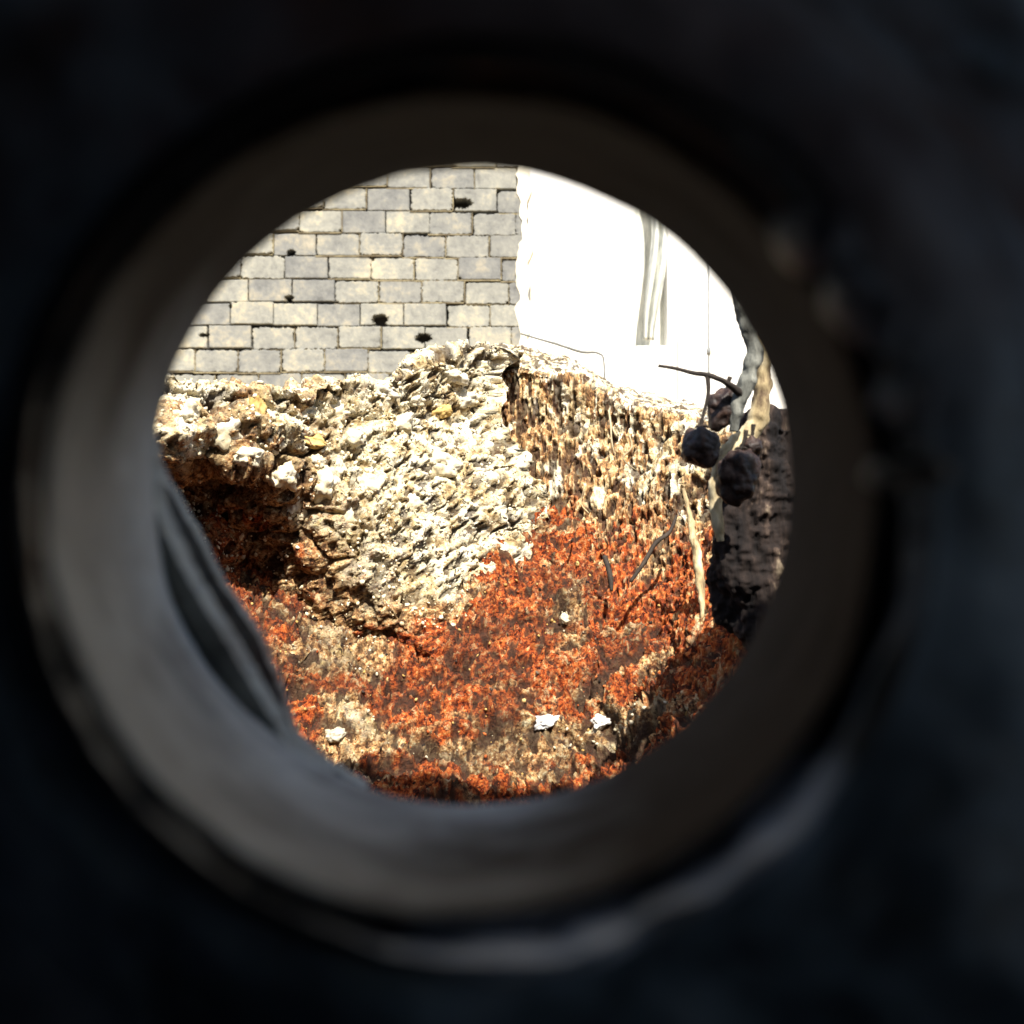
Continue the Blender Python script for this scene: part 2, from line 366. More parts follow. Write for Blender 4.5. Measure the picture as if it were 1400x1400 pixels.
# slim pole
p = empty('slim_pole', at(969, 680, 12)); b0 = at(969, 690, 12); b1 = at(969, 300, 12)
V, Fc = tube([b0, b1], [.013, .013], 10, sub=2); o = link('shaft', pymesh('shaft', V, Fc, True), M_pole, p); o.location = -p.location
V, Fc = tube([at(969, 485, 12), at(969, 476, 12)], [.026, .026], 10, sub=1); o = link('clamp', pymesh('clamp', V, Fc, True), M_pole, p); o.location = -p.location
tag(p, 'slim grey upright pole before the white building near the right rim', 'pole')
def strand(name, pts, rad, m, label, cat, rough=.12, seg=8):
    V, Fc = tube(pts, rad, seg, rough, seed=len(name)+int(pts[0][0]*1e3) % 50)
    return tag(link(name, pymesh(name, V, Fc, True), m), label, cat)
strand('cable', [at(712, 456, 3.6), at(735, 463, 3.6), at(760, 470, 3.6), at(795, 481, 3.6), at(818, 483, 3.6), at(826, 500, 3.6), at(826, 590, 3.6)],
       [.0035, .0035, .0045, .005, .004, .003, .003], M_cable, 'sagging dark cable crossing low in front of the white wall', 'cable')

# ------------------------------------------------------------ banks of the pit
def interp(xs, ys, t): return np.interp(t, xs, ys)
def smooth_interp(xs, ys, t, k=9):
    tt = np.linspace(xs[0], xs[-1], 400); y = np.interp(tt, xs, ys); y = np.convolve(np.pad(y, 10, mode='edge'), np.ones(21)/21, 'valid'); return np.interp(t, tt, y)
bank = empty('earth_bank', at(500, 860, 1.5)); tag(bank, kind='structure')

# --- left bank: path runs from near left to the corner
NS, NV = 560, 430
pxs = np.array([40, 200, 320, 450, 600, 712]); Ys = cy([.92, 1.06, 1.18, 1.34, 1.56, 1.76])
tops = np.array([470, 512, 517, 516, 506, 466])
s = np.linspace(0, 1, NS); px = 40+s*(716-40)
Yp = smooth_interp(pxs, Ys, px); Xp = (px-700)/F*Yp
ztop = (700-np.interp(px, [40, 215, 260, 300, 345, 380, 410, 450, 480, 500, 560, 600, 650, 690, 716],
                      [500, 515, 512, 510, 522, 540, 530, 520, 516, 514, 520, 508, 482, 464, 466]))/F*Yp
v = np.linspace(0, 1, NV)[None, :]; vf = np.clip(v/.74, 0, 1); vb = np.clip((v-.74)/.26, 0, 1)
z0 = -.36
Z = z0+(ztop[:, None]-z0)*vf
T = np.stack([np.gradient(Xp), np.gradient(Yp)], -1); T /= np.linalg.norm(T, axis=1, keepdims=True)
Nx, Ny = T[:, 1], -T[:, 0]                                # faces right and to the viewer
pyy = 700-Z/Yp[:, None]*F; pxx = np.repeat(px[:, None], NV, 1)
lean = -.16*np.clip((Z-z0)/(.36+.2), 0, 1)+.08
cav = sstep(625, 665, pyy)*(1-sstep(400, 470, pxx-(pyy-700)*.45))*sstep(150, 260, pxx)
cav2 = np.exp(-((pxx-455)/34)**2-((pyy-730)/110)**2)*.6
foot = sstep(690, 870, pyy+(pxx-690)*.72)*.06
off = lean-.17*cav-.06*cav2+foot*(1-cav)
rag = sstep(.80, 1, s)[:, None]*.030*fbm(np.stack([Z, Z*0, Z*0+.4], -1), 16, 4, 201)
roll = np.sin(vb*math.pi/2)                              # over the top and back
back = .55*vb**1.6
P = np.zeros((NS, NV, 3))
P[..., 0] = Xp[:, None]+rag+Nx[:, None]*(off-back*.75); P[..., 1] = Yp[:, None]+Ny[:, None]*(off-back)*.8+back*.45
P[..., 2] = Z+.0*roll-.10*vb**2
N = normals(P); sgn = np.sign((N[NS//2, NV//3]*np.array([Nx[NS//2], Ny[NS//2], 0])).sum()); N *= sgn
d1, d2, cid = worley(P, 14, 3); e1, e2, ci2 = worley(P+.3, 42, 8)
g1, g2, gi = worley(P*np.array([1, 1, 1.])+.1, 95, 21)
left = 1-sstep(430, 620, pxx)                              # rubble at left, fine pitted crust at right
crust = 1-left*.75
D = .020*fbm(P, 9, 4, 2)+(.022*(.55-d1)*(.5+cid))*(left*.8+.35)+.008*(.5-e1)*(.4+left)+.0022*fbm(P, 160, 3, 4)
crack = sstep(.10, .0, d2-d1)*(left*.7+.15*(cid > .5)); D -= .014*crack
u_ = P[..., 0]*.8+P[..., 2]*.62; w_ = -P[..., 0]*.6+P[..., 2]*.8
Q = np.stack([u_*62, w_*150, P[..., 1]*62], -1)
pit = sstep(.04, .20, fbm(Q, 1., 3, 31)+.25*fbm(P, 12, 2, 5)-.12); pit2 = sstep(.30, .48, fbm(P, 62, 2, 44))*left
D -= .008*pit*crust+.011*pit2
ledge = np.exp(-((pyy-590-10*np.sin(pxx*.03))/18)**2)*left; D += .016*ledge
fade = 1-.0*vb
P = P+N*(D*fade)[..., None]
red = sstep(-40, 60, pyy-(700+(690-pxx)*.78)+22*fbm(P, 25, 3, 61))*.9
wp = np.exp(-((pxx-650+(pyy-740)*.45)/62)**2-((pyy-745)/62)**2)*(1+.5*fbm(P, 22, 3, 64)); red = red*(1-wp.clip(0, 1))-1.0*wp
red = np.maximum(red, cav*sstep(640, 720, pyy+30*fbm(P, 20, 2, 9))*(.75))
red = np.maximum(red, .30*left*(fbm(P, 18, 3, 70) > .25))
red = np.maximum(red, (.42+.3*fbm(P, 15, 3, 8))*left*sstep(600, 680, pyy+.25*(430-pxx)))
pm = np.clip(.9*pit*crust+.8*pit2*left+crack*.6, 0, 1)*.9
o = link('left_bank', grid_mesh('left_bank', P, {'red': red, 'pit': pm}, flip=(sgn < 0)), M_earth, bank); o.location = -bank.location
LB, LN = P, N

# --- right bank: cut face with vertical tool streaks
NS2, NV2 = 560, 400
s = np.linspace(0, 1, NS2); px = 655+s*(1180-655)
Yp = smooth_interp([655, 760, 860, 940, 985, 1030, 1090, 1180], cy([1.80, 1.76, 1.66, 1.52, 1.36, 1.16, .98, .85]), px); Xp = (px-700)/F*Yp
brk = np.interp(px, [655, 700, 760, 800, 850, 900, 940, 980, 1040, 1180], [492, 488, 510, 536, 556, 574, 590, 640, 690, 700])
zt = (700-brk)/F*Yp
v = np.linspace(0, 1, NV2)[None, :]; vf = np.clip(v/.74, 0, 1); vb = np.clip((v-.74)/.26, 0, 1)
z0 = -.36; Z = z0+(zt[:, None]-z0)*vf
T = np.stack([np.gradient(Xp), np.gradient(Yp)], -1); T /= np.linalg.norm(T, axis=1, keepdims=True)
Nx, Ny = T[:, 1], -T[:, 0]
pyy = 700-Z/Yp[:, None]*F; pxx = np.repeat(px[:, None], NV2, 1)
off = -.20*np.clip((Z-z0)/.5, 0, 1)+.10+.05*sstep(700, 900, pyy)
P = np.zeros((NS2, NV2, 3))
P[..., 0] = Xp[:, None]+Nx[:, None]*(off)-0*vb; P[..., 1] = Yp[:, None]+Ny[:, None]*off+.5*vb
P[..., 2] = Z+(.085-.07*sstep(930, 1000, px))[:, None]*np.sin(vb*math.pi*.62)
N = normals(P); sgn = np.sign((N[NS2//2, NV2//3]*np.array([Nx[NS2//2], Ny[NS2//2], 0])).sum()); N *= sgn
St = P*np.array([1, 1, .20])
face = 1-sstep(0, .15, vb)
up = 1-sstep(690, 800, pyy)
D = .016*fbm(P, 8, 4, 12)+(.0050*fbm(St, 95, 4, 41)*(.25+.75*up)+.0030*fbm(St*np.array([1, 1, 1.6]), 230, 3, 47)+.0036*fbm(P, 110, 3, 49))*face
d1, d2, cid = worley(P, (26, 26, 13), 51); D += .012*(.5-d1)*(.4+cid)
e1, e2, ci2 = worley(P, (80, 80, 45), 77); D = D*.8+.0035*(.5-e1)+.0022*fbm(P, 150, 3, 4)
pit = np.maximum(sstep(.40, .60, vnoise(P, (95, 95, 30), 83)), sstep(.16, .36, fbm(St, 150, 2, 84)+.25*fbm(P, 12, 2, 85))); D -= .006*pit*face
P = P+N*D[..., None]
red = np.interp(px, [700, 840, 950], [.46, .38, .28])[:, None]+.8*sstep(610, 850, pyy+26*fbm(P, 20, 3, 5)+.05*(pxx-850))-.46*sstep(0, .10, vb+.10*fbm(P, 30, 2, 3))
strk = sstep(.12, .34, fbm(P*np.array([1, 1, .13]), 170, 3, 99)); strk *= sstep(-.25, .15, fbm(P, 14, 2, 33)); red = red-.42*strk*(1-sstep(700, 800, pyy))
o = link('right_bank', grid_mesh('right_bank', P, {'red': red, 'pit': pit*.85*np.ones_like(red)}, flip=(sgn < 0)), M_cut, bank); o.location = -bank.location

# --- red slope: thin-plate surface through measured points (px, py, Y)
ctl = [(705, 712, 1.80), (640, 790, 1.66), (590, 838, 1.58), (480, 890, 1.42), (400, 880, 1.34), (330, 885, 1.24), (250, 850, 1.14), (170, 830, 1.0),
       (780, 745, 1.72), (870, 790, 1.62), (950, 850, 1.44), (985, 880, 1.26), (1040, 850, 1.08), (1120, 850, .95),
       (700, 870, 1.46), (800, 880, 1.45), (600, 900, 1.40), (450, 940, 1.28), (400, 1010, 1.17), (500, 1035, 1.17), (600, 1045, 1.20), (700, 1035, 1.22),
       (800, 1015, 1.20), (880, 985, 1.17), (950, 935, 1.14), (1010, 900, 1.06)]
cp = np.array([at(c[0], c[1], cy(c[2]))[:] for c in ctl])
low = [(-.6, .95, -.30), (-.35, .92, -.36), (-.1, .94, -.38), (.15, .95, -.38), (.35, .92, -.33), (.6, .8, -.3), (-.6, .4, -.5), (0, .4, -.55), (.6, .4, -.5), (-.9, 1.45, -.1), (-.3, 1.62, .0), (.3, 1.66, .0), (.9, 1.4, -.12)]
cp = np.vstack([cp, np.array(low)])
def tps_fit(p, z):
    n = len(p); d = np.linalg.norm(p[:, None]-p[None], axis=-1); K = d**2*np.log(d+1e-9)+np.eye(n)*1e-3
    A = np.zeros((n+3, n+3)); A[:n, :n] = K; A[:n, n] = 1; A[:n, n+1:] = p; A[n, :n] = 1; A[n+1:, :n] = p.T
    return np.linalg.solve(A, np.concatenate([z, [0, 0, 0]]))
wts = tps_fit(cp[:, :2], cp[:, 2])
def hz(x, y):
    q = np.stack([x, y], -1); d = np.linalg.norm(q[..., None, :]-cp[:, :2], axis=-1)
    return (d**2*np.log(d+1e-9))@wts[:len(cp)]+wts[-3]+wts[-2]*x+wts[-1]*y
gx = np.linspace(-.62, .62, 640); gy = np.linspace(.22, 1.92, 760)
X, Y = np.meshgrid(gx, gy, indexing='ij'); P = np.stack([X, Y, hz(X, Y)], -1)
pyy = 700-P[..., 2]/Y*F; pxx = 700+X/Y*F
P[..., 0] += .012*fbm(P, 14, 3, 90)
N = normals(P)
rot = np.stack([P[..., 0]*.86+P[..., 1]*.5, -P[..., 0]*.5+P[..., 1]*.86, P[..., 2]], -1)
d1, d2, cid = worley(P, 17, 5); e1, e2, ci2 = worley(P+.2, 48, 6); g1, g2, gi = worley(P, 120, 7)
D = .022*fbm(rot*np.array([.45, 1, 1]), 10, 4, 55)+.016*(.5-d1)*cid+.014*(.5-e1)*(.3+ci2)+.006*(.5-g1)+.013*fbm(rot*np.array([.45, 1, 1]), 60, 4, 57)+.0075*ridged(rot*np.array([.6, 1, 1]), 95, 3, 58)+.0035*fbm(P, 190, 2, 3)
crev = sstep(.35, .65, ridged(rot*np.array([.3, 1, 1]), 16, 2, 71)-.55); D -= .012*crev
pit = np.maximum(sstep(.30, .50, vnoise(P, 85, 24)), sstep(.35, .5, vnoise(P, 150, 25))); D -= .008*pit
P = P+N*D[..., None]*np.array([.6, .6, 1])
mott = sstep(.02, .42, fbm(rot*np.array([.4, 1, 1]), 24, 4, 88)+.30*sstep(120, 0, np.abs(pxx-590)+1.4*np.abs(pyy-850+.35*(pxx-590))))
arc = np.sin((pyy-.0009*(pxx-700)**2*-1-.10*(pxx-700))*.115+2.2*fbm(P, 7, 3, 66)); red = .98+.22*fbm(P, 11, 3, 65)-.42*sstep(.35, 1, arc)*sstep(.0, .5, fbm(P, 9, 2, 67)+.3)
band = np.exp(-((pyy-(1010-.00035*(pxx-640)**2))/30)**2); red -= .66*band*(.75+.9*fbm(P, 16, 3, 15))
fan = np.exp(-((pxx-(775+.05*(pyy-850)))/30)**2-((pyy-850)/85)**2); red -= .75*fan*(.7+.8*fbm(P, 30, 3, 19))
lft = np.exp(-((pxx-430)/90)**2-((pyy-895)/28)**2); red -= .60*lft; b2 = np.exp(-((pyy-(950+.10*(pxx-650)))/16)**2-((pxx-690)/150)**2); red -= .5*b2*(.6+fbm(P, 26, 3, 16))
red -= .75*sstep(-70, 60, (690-pxx)*.80+700-pyy+26*fbm(P, 22, 3, 2))*sstep(400, 470, pxx); red = np.maximum(red, .30+.12*fbm(P, 60, 2, 77))
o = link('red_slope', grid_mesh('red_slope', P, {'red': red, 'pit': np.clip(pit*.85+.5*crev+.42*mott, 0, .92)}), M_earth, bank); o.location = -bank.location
SLP, SLN = P, N

# --- clods and chips lying on the slope and stuck in the left bank (uncountable crumbs)
def scatter(name, Pg, Ng, n, smin, smax, m, sel, seed):
    r = np.random.default_rng(seed); base = rock_base
    idx = np.argwhere(sel); idx = idx[r.integers(0, len(idx), n)]
    c = Pg[idx[:, 0], idx[:, 1]]; nn = Ng[idx[:, 0], idx[:, 1]]
    sz = smin+(smax-smin)*r.random(n)**3
    V = np.repeat(base[0][None], n, 0)*(1+.35*(r.random((n, len(base[0]), 1))-.5)*2)*sz[:, None, None]*(.6+.8*r.random((n, 1, 3)))
    ang = r.random(n)*6.28; ca, sa = np.cos(ang)[:, None], np.sin(ang)[:, None]
    V = np.stack([V[..., 0]*ca-V[..., 2]*sa, V[..., 1], V[..., 0]*sa+V[..., 2]*ca], -1)+c[:, None]+(nn*sz[:, None]*.25)[:, None]
    Fc = (base[1][None]+(np.arange(n)*len(base[0]))[:, None, None]).reshape(-1, 3); V = V.reshape(-1, 3)
    me = bpy.data.meshes.new(name); me.vertices.add(len(V)); me.vertices.foreach_set('co', V.astype(np.float32).ravel())
    me.loops.add(Fc.size); me.loops.foreach_set('vertex_index', Fc.astype(np.int32).ravel()); me.polygons.add(len(Fc))
    me.polygons.foreach_set('loop_start', np.arange(0, Fc.size, 3, dtype=np.int32)); me.update(calc_edges=True)
    o = link(name, me, m, bank); o.location = -bank.location; o['kind'] = 'stuff'
bm = bmesh.new(); bmesh.ops.create_icosphere(bm, subdivisions=1, radius=1)
rock_base = (np.array([v.co[:] for v in bm.verts]), np.array([[v.index for v in f.verts] for f in bm.faces])); bm.free()
inview = (SLP[..., 1] > .8)
scatter('red_clods', SLP, SLN, 2600, .001, .0030, M_clod, inview, 3)
scatter('dark_crumbs', SLP, SLN, 1800, .001, .0032, M_dark, inview, 13)
scatter('ochre_crumbs', SLP, SLN, 1800, .001, .0035, M_ystone, inview, 14)
bandsel = inview & (red < .55)
scatter('lime_chips', SLP, SLN, 2000, .0008, .0026, M_chip, bandsel, 4)
scatter('lime_chips', LB, LN, 4500, .001, .0036, M_chip, (LB[..., 2] > -.16), 5)

# --- stones that can be told apart in the left bank
stones = [(512, 530, 34, 16, 'w'), (590, 632, 34, 20, 'w'), (420, 600, 26, 9, 'y'), (455, 560, 26, 20, 'w'), (300, 590, 30, 22, 'w'),
          (250, 560, 22, 18, 'w'), (350, 560, 14, 20, 'y'), (545, 575, 24, 16, 'w'), (480, 600, 20, 14, 'w'), (385, 650, 22, 20, 'w'), (440, 660, 20, 22, 'w'),
          (560, 690, 30, 18, 'w'), (610, 510, 24, 13, 'w'), (655, 500, 20, 14, 'w'), (500, 660, 20, 18, 'w'), (400, 690, 16, 20, 'w'), (340, 620, 18, 16, 'w'),
          (520, 610, 16, 11, 'w'), (475, 700, 16, 20, 'w'), (410, 540, 18, 12, 'w'), (370, 605, 16, 12, 'w'), (630, 545, 22, 14, 'w'), (600, 560, 15, 11, 'y'),
          (430, 630, 14, 10, 'w'), (280, 535, 20, 12, 'w'), (460, 640, 12, 14, 'w'), (565, 545, 13, 11, 'w')]
LBpx = 700+LB[..., 0]/LB[..., 1]*F; LBpy = 700-LB[..., 2]/LB[..., 1]*F
front = np.zeros(LBpx.shape, bool); front[:, :int(NV*.80)] = True
for k, (sx, sy, rx, ry, kd) in enumerate(stones):
    dd = (LBpx-sx)**2+(LBpy-sy)**2+(~front)*1e9; i, j = np.unravel_index(np.argmin(dd), dd.shape); c = Vector(LB[i, j]); s_ = c.y/F
    me = rock_mesh('stone', rx*s_, (rx+ry)*.42*s_, ry*s_, 100+k, 4, .55, {'w': M_stone, 'y': M_ystone, 'r': M_clod, 'd': M_dark}[kd])
    o = link('stone', me, None, bank); o.location = c-bank.location+Vector((0, .52*rx*s_, -.1*ry*s_)); o.rotation_euler = (random.uniform(-.3, .3), random.uniform(-.3, .3), 0)

# --- loose stones on the slope: things
def on_slope(px_, py_):
    dd = (700+SLP[..., 0]/SLP[..., 1]*F-px_)**2+(700-SLP[..., 2]/SLP[..., 1]*F-py_)**2+(SLP[..., 1] < 1.0)*1e9
    i, j = np.unravel_index(np.argmin(dd), dd.shape); return Vector(SLP[i, j])
for k, (sx, sy, rx, ry, a, lab) in enumerate([
        (746, 990, 17, 9, .3, 'larger white stone at the foot of the red slope, left of the smaller one'),
        (820, 990, 13, 8, .35, 'smaller white stone at the foot of the red slope near the dark edge'),
        (452, 1010, 15, 10, .1, 'pale rounded stone low on the slope beside the grey rim of the hole'),
        (772, 852, 8, 8, .6, 'pale lump of lime in the middle of the red slope')
        ]):
    c = on_slope(sx, sy); s_ = c.y/F
    o = link('loose_stone', rock_mesh('loose_stone', rx*s_, rx*.8*s_, ry*s_, 300+k, 4, .5, M_wstone if k < 2 else M_chip))
    o.location = c+Vector((0, 0, ry*s_*.5)); o.rotation_euler = (0, -a, a); tag(o, lab, 'stone')

# ------------------------------------------------------------ right rim: dark outcrop, roots, pods, twigs
P = np.zeros((130, 190, 3)); th = np.linspace(0, 2*math.pi, 131)[:-1, None]; vv = np.linspace(0, 1, 190)[None, :]
cpx = np.interp(vv, [0, .3, .6, .8, 1], [1062, 1036, 1030, 1048, 1058]); hw = np.interp(vv, [0, .08, .35, .7, .92, 1], [8, 42, 64, 52, 34, 6])
Yc = .96; zc = np.interp(vv, [0, 1], [(700-905)/F*Yc, (700-560)/F*Yc])
P[..., 0] = (cpx-700)/F*Yc+np.cos(th)*hw/F*Yc; P[..., 1] = Yc+np.sin(th)*hw*.8/F*Yc; P[..., 2] = zc+0*th
N = normals(P); cen = P.mean(0, keepdims=True); N *= np.sign(((P-cen)*N).sum(-1, keepdims=True))
St = P*np.array([1, 1, .3]); d1, d2, _ = worley(St, 60, 3)
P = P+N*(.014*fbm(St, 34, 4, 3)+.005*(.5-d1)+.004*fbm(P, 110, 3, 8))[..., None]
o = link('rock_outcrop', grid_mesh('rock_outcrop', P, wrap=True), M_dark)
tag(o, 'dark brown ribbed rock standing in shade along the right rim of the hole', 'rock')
def root(name, pts, rad, m, lab, cat='root', rough=.28, seg=20):
    V, Fc = tube(pts, rad, seg, rough, seed=int(rad[0]*1e5), sub=14); return tag(link(name, pymesh(name, V, Fc, True), m), lab, cat)
def radpx(l, Y): return [r*Y/F for r in l]
root('dry_root', [at(1040, 400, .9), at(1036, 450, .9), at(1043, 500, .9), at(1040, 560, .9), at(1018, 600, .9), at(990, 630, .9), at(978, 680, .9), at(985, 740, .9)],
     radpx([8, 9, 11, 13, 14, 13, 10, 5], .9), M_root, 'pale yellow sunlit root bending down behind the black pods')
root('dry_root', [at(985, 350, .87), at(1008, 400, .86), at(1018, 440, .86), at(1030, 480, .86), at(1022, 520, .86), at(1008, 555, .86), at(1003, 590, .86)],
     radpx([6, 8, 9, 11, 12, 10, 5], .86), M_groot, 'grey twisted root above the black pods at the right rim')
root('dry_root', [at(934, 668, 1.24), at(943, 705, 1.23), at(950, 745, 1.22), at(957, 790, 1.21), at(961, 848, 1.20)],
     radpx([2, 4, 6, 7, 2], 1.2), M_root, 'thin pale root running down the right side of the cut earth')
def pod(px_, py_, rx, ry, Y_, tilt, seed, lab, stem):
    e = empty('seed_pod', at(px_, py_-ry, Y_)); tag(e, lab, 'pod', 'black pods hanging at the right rim')
    n, m_ = 64, 48; th = np.linspace(0, 2*math.pi, n+1)[:-1, None]; ph = np.linspace(.02, math.pi-.02, m_)[None, :]
    r = (1+.05*np.cos(th*7)*np.sin(ph)); sh = np.sin(ph)**.85*(1+.10*np.cos(ph)); sh = sh
    P = np.stack([np.cos(th)*sh*r*rx, np.sin(th)*sh*r*rx, np.cos(ph)*ry+0*th], -1)
    d1, d2, _ = worley(P/rx, 1.8, seed); N = P/np.linalg.norm(P, axis=-1, keepdims=True)
    P = P+N*(rx*(.16*(.5-d1)+.30*fbm(P/rx, .8, 2, seed)+.08*fbm(P/rx, 2.2, 2, seed)+.02*fbm(P/rx, 7, 2, seed)))[..., None]
    ct, st = math.cos(tilt), math.sin(tilt); P = np.stack([P[..., 0]*ct+P[..., 2]*st, P[..., 1], -P[..., 0]*st+P[..., 2]*ct], -1)
    P = P*Y_/F+np.array(at(px_, py_, Y_)[:])-np.array(e.location[:])
    link('husk', grid_mesh('husk', P, wrap=True), M_pod, e)
    V, Fc = tube(stem, radpx([3.4, 2.6, 2.4, 3.2][:len(stem)], Y_), 10, .15, sub=6); o = link('stem', pymesh('stem', V, Fc, True), M_twig, e); o.location = -e.location
    # crown of dry sepals at the stem end
    top = at(px_, py_-ry*.92, Y_)+Vector((math.sin(tilt)*ry*.9*Y_/F, 0, 0))
    parts = []
    for k in range(6):
        a = k*1.047+.3; d = Vector((math.cos(a), math.sin(a), 0)); L = rx*.42*Y_/F
        parts.append(tube([top, top+d*L*.6+Vector((0, 0, L*.10)), top+d*L+Vector((0, 0, -L*.15))], [L*.20, L*.16, L*.03], 6, sub=2))
    V, Fc = merge(parts); o = link('sepals', pymesh('sepals', V, Fc, True), M_twig, e); o.location = -e.location
pod(957, 610, 27, 29, .84, .1, 5, 'nearest round black pod hanging lowest left, in front of the ochre earth', [at(967, 512, .84), at(968, 540, .84), at(960, 572, .84), at(958, 586, .84)])
pod(990, 556, 21, 31, .87, .35, 9, 'upper black pod where the thin twig meets the grey root', [at(998, 515, .87), at(996, 524, .87), at(995, 532, .87)])
pod(1010, 652, 25, 42, .85, .08, 13, 'long black pod hanging lower right against the dark rock', [at(1020, 588, .85), at(1018, 600, .85), at(1012, 618, .85)])
pod(1026, 612, 13, 18, .86, -.3, 17, 'smallest black pod tucked behind the long one at the rim', [at(1030, 580, .86), at(1029, 590, .86), at(1027, 600, .86)])
strand('twig', [at(900, 500, .84), at(925, 504, .84), at(948, 510, .84), at(965, 512, .84), at(985, 519, .84), at(1003, 530, .85), at(1018, 545, .86)], radpx([2.2, 2.6, 3, 3.6, 3.6, 5, 6], .84), M_twig,
       'thin dark twig reaching left across the white wall from the grey root', 'twig')
strand('twig', [at(862, 795, cy(1.38)), at(880, 770, cy(1.40)), at(897, 742, cy(1.42)), at(915, 728, cy(1.44)), at(925, 705, cy(1.46))], radpx([2.2, 2.6, 3.0, 2.6, 1.6], 1.4), M_twig,
       'thin dark twig curving up over the red earth', 'twig')
strand('twig', [at(826, 760, cy(1.50)), at(834, 785, cy(1.48)), at(836, 808, cy(1.46))], radpx([3, 3.6, 2.], 1.48), M_twig, 'short black stub of twig stuck in the red earth', 'twig')
# fine pale rootlets hanging on the cut face
for k in range(3):
    x = 725+random.random()*215; y0 = 545+random.random()*140; L = 25+random.random()*60; Yk = np.interp(x, [690, 760, 860, 940], cy([1.80, 1.76, 1.66, 1.52]))-.085
    pts = [at(x+random.uniform(-5, 5)*j, y0+L*j/3, Yk-.004*j) for j in range(4)]
    V, Fc = tube(pts, radpx([1.6, 1.5, 1.2, .6], Yk), 6, .1, sub=3)
    o = link('rootlet', pymesh('rootlet', V, Fc, True), M_root, bank); o.location = -bank.location

# ------------------------------------------------------------ the iron plate looked through, and an unseen drum added to block light
drum = empty('plate_and_shade_drum', (0, .2, -.6))
tag(drum, 'blackened iron plate with a round sleeve framing the view, and an added unseen drum blocking light', 'drum')
def dl(name, me, m): o = link(name, me, m, drum); o.location = -drum.location; return o
NA = 256; th = np.linspace(0, 2*math.pi, NA+1)[:-1]
DC = np.array([0, .15]); DR = .70  # drum sized so its shadow falls along the slope's foot
def ring(cx, cy, rpx, Y): return (cx, cy, rpx, Y)
def lathe(rings, nsub, disp=0., seed=1, scale=60, fine=0.):
    """rings: (centre px, centre py, radius px, depth); interpolated rings of points"""
    R = []
    for a in range(len(rings)-1):
        for k in range(nsub):
            t = k/nsub; R.append([rings[a][q]*(1-t)+rings[a+1][q]*t for q in range(4)])
    R.append(list(rings[-1])); P = np.zeros((NA, len(R), 3))
    for j, (x, z, r, Y_) in enumerate(R):
        P[:, j, 0] = x+r*np.cos(th); P[:, j, 1] = Y_; P[:, j, 2] = z+r*np.sin(th)
    N = normals(P)
    return P+N*(disp*fbm(P, scale, 4, seed)+fine*fbm(P, scale*4, 3, seed+5))[..., None]
def rg(cx, cy, r, Y_): k = Y_/F; return ((cx-700)*k, (700-cy)*k, r*k, Y_)
# sleeve: from the near mouth widening to the far mouth, then out to the far face
sl = lathe([rg(633, 690, 566, .1035), rg(633, 689, 561, .1045), rg(634, 688, 554, .107), rg(637, 683, 536, .121), rg(641, 676, 500, .150), rg(644, 668, 462, .185), rg(645, 665, 437, .217), rg(645, 665, 436, .221), rg(645, 665, 440, .225)], 8, .0004, 7, 42, .00012)
lit_mask = (np.clip(.5+.5*np.cos(th-math.radians(222)), 0, 1)**3.2*1.1-.08)[:, None]+0*sl[..., 0]; lit_mask = np.clip(lit_mask*(1+.5*fbm(sl, 34, 4, 2)), 0, 1)  # painted light: lower-left side paler, the shaded rest dark
dl('sleeve', grid_mesh('sleeve', sl, {'painted_light': lit_mask}, wrap=True), M_sleeve)
cl = lathe([rg(633, 690, 567, .1036), rg(634, 690, 584, .1040), rg(636, 690, 594, .1015), rg(638, 690, 606, .0990), rg(640, 690, 622, .0990), rg(641, 690, 632, .1010), rg(642, 690, 640, .1030)], 6, .0006, 9, 60, .0003)
glint_mask = np.clip(np.cos(th-math.radians(-55))*2.0-1.0, 0, 1)[:, None]+0*cl[..., 0]; glint_mask *= np.clip(.75+.9*fbm(cl, 55, 3, 31), 0, 1)  # painted glint: lower right of the collar coloured pale blue
prof_ = np.sin(np.linspace(0, math.pi, cl.shape[1]))[None, :]**2; cl[..., 1] -= .006*glint_mask*prof_
dl('collar', grid_mesh('collar', cl, {'painted_light': glint_mask}, wrap=True), M_collar)
# near plate with cast unevenness, far face and added drum shell
def plate(r0, Y0, Y1, n, amp):
    # polar sheet from the mouth out to the added drum's shell
    P = np.zeros((NA, n, 3)); k0 = rg(*r0)
    for j in range(n):
        t = (j/(n-1))**1.7
        c0 = np.array([k0[0], k0[1]]); c = c0*(1-t)+DC*t; r = k0[2]*(1-t)+DR*t
        P[:, j, 0] = c[0]+r*np.cos(th); P[:, j, 2] = c[1]+r*np.sin(th); P[:, j, 1] = Y0*(1-t)+Y1*t
    inn = np.linspace(0, 1, n)**.5
    if Y0 < .15: P[..., 1] += .8*np.maximum(0, np.cos(th-math.radians(45)))[:, None]*np.maximum(np.hypot(P[..., 0]-P[:, :1, 0], P[..., 2]-P[:, :1, 2]), 0)*sstep(0, .03, np.hypot(P[..., 0]-P[:, :1, 0], P[..., 2]-P[:, :1, 2]))*(1-np.linspace(0, 1, n)**2)*(np.linspace(0,1,n) < .99)
    if Y0 < .15: P[..., 1] += .6*np.maximum(0, np.cos(th-math.radians(225)))[:, None]*np.maximum(np.hypot(P[..., 0]-P[:, :1, 0], P[..., 2]-P[:, :1, 2])-.006, 0)*(1-np.linspace(0, 1, n)**2)*(np.linspace(0,1,n) < .99)
    P[..., 1] += amp*fbm(P, 22, 4, 3)*inn+amp*.4*fbm(P, 70, 3, 5)*inn
    return P
pp = plate((642, 690, 640, .1030), .1030, .1035, 140, .006)
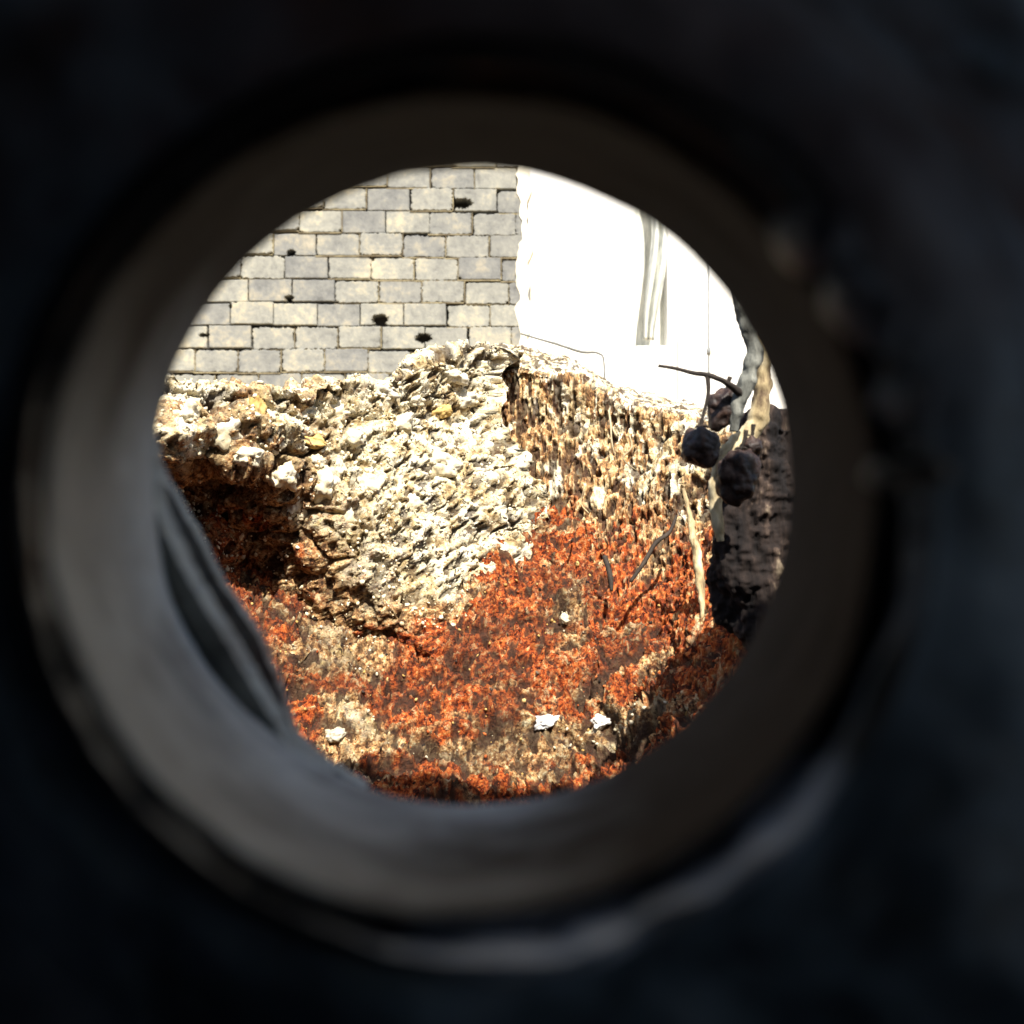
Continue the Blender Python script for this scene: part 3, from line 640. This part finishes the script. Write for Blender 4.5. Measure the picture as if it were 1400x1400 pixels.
dl('near_face', grid_mesh('near_face', pp, wrap=True), M_plate)
pf = plate((645, 665, 440, .225), .225, .225, 60, .002)
dl('far_face', grid_mesh('far_face', pf, wrap=True), M_plate)
# unseen cylinder added to keep sky off the near face; side opening admits skylight
a0, a1 = math.radians(-35), math.radians(66); hy0, hy1 = -1.0, .092
V = []; Fc = []; na = 90; ys = [.235, hy1, hy0, -1.7]; angs = np.concatenate([np.linspace(a0, a1, 10), np.linspace(a1, a0+2*math.pi, na)[1:]])
for y in ys:
    for r_ in (DR, DR+.012):
        for a in angs: V.append((DC[0]+r_*math.cos(a), y, DC[1]+r_*math.sin(a)))
n = len(angs)
def vi(j, s_, i): return (j*2+s_)*n+i
for j in range(3):
    for i in range(n-1):
        if j == 1 and i < 9: continue
        Fc.append((vi(j, 0, i), vi(j, 0, i+1), vi(j+1, 0, i+1), vi(j+1, 0, i))); Fc.append((vi(j, 1, i), vi(j+1, 1, i), vi(j+1, 1, i+1), vi(j, 1, i+1)))
for j in (1, 2): Fc += [(vi(j, 0, i), vi(j, 1, i), vi(j, 1, i+1), vi(j, 0, i+1)) for i in range(9)]
for i in (0, 9): Fc.append((vi(1, 0, i), vi(1, 1, i), vi(2, 1, i), vi(2, 0, i)))
dl('shade_shell', pymesh('shade_shell', V, Fc), M_plate)
c = [(DC[0]+(DR+.008)*math.cos(a), -1.702+yy, DC[1]+(DR+.008)*math.sin(a)) for yy in (0, -.012) for a in np.linspace(0, 2*math.pi, 65)[:-1]]
Fc = [tuple(range(64)), tuple(range(64, 128))[::-1]]+[(i, i+64, (i+1) % 64+64, (i+1) % 64) for i in range(64)]
dl('shade_rear_plate', pymesh('shade_rear_plate', c, Fc), M_plate)  # unseen rear cap added to keep the inside dark
# unseen awning and cheek added to block sun from the side opening
def box_part(name, b): dl(name, pymesh(name, *boxV(*b)), M_plate)
zt_ = DC[1]+DR*math.sin(a1); xt_ = DC[0]+DR*math.cos(a1)
box_part('sun_block_awning', (xt_+.01, xt_+1.4, hy0-.03, hy1+.10, zt_+.012, zt_+.022))
box_part('sun_block_cheek', (xt_+.014, xt_+1.39, hy0-.028, hy0-.016, DC[1]-.45, zt_+.0118))
# lugs cast on the right of the collar
for (lx, ly, rx, ry, rot_) in [(1115, 330, 60, 36, -.7), (1180, 425, 66, 36, -.95), (1235, 540, 46, 32, -1.1), (1240, 645, 46, 28, .1)]:
    me = rock_mesh('lug', rx*.0945/F, .0065, ry*.0945/F, lx, 4, .10, M_lip if ly > 600 else M_plate)
    o = link('lug', me, None, drum); o.location = at(lx, ly, .1005)-drum.location; o.rotation_euler = (0, -rot_, 0)
# broken lip left of the far mouth: a chipped segment and a thin rim strip behind a dark groove
def chord(name, outer, Y0, Y1, rr, m, seed):
    """closed plate between a wandering inner edge (pixels) and an arc behind the sleeve wall"""
    r_ = random.Random(seed); a = [at(x, y, Y0) for x, y in outer]; pts = []
    for i in range(len(a)-1):
        for k in range(8): t = k/8; q = a[i].lerp(a[i+1], t); pts.append(q+Vector((r_.uniform(-1, 1), 0, r_.uniform(-1, 1)))*.0003)
    pts.append(a[-1]); n = len(pts); V = []
    for q in pts:
        # matching outer point pushed away from the hole's centre
        c_ = Vector(((645-700)/F*Y0, Y0, 35/F*Y0)); d = (q-c_).normalized(); V.append(q)
    for q in pts:
        c_ = Vector(((645-700)/F*Y0, Y0, 35/F*Y0)); d = (q-c_).normalized(); V.append(c_+d*rr)
    W = V+[v+Vector((0, Y1-Y0, 0)) for v in V]; Fc = []
    for i in range(n-1):
        Fc += [(i, i+1, n+i+1, n+i), (2*n+i, 3*n+i, 3*n+i+1, 2*n+i+1), (i, 2*n+i, 2*n+i+1, i+1), (n+i, n+i+1, 3*n+i+1, 3*n+i)]
    Fc += [(0, n, 3*n, 2*n), (n-1, 3*n-1, 4*n-1, 2*n-1)]
    me = pymesh(name, W, Fc)
    bm = bmesh.new(); bm.from_mesh(me); bmesh.ops.recalc_face_normals(bm, faces=bm.faces[:]); bm.to_mesh(me); bm.free()
    return dl(name, me, m)
chord('lip_segment', [(196, 600), (208, 690), (243, 770), (290, 850), (330, 915), (372, 985), (400, 1030), (450, 1062)], .222, .232, .0745, M_lip, 3)
chord('rim_strip', [(204, 590), (214, 640), (262, 722), (300, 795), (352, 870), (378, 935), (402, 1005), (440, 1042), (500, 1078)], .262, .268, .090, M_lip, 4)
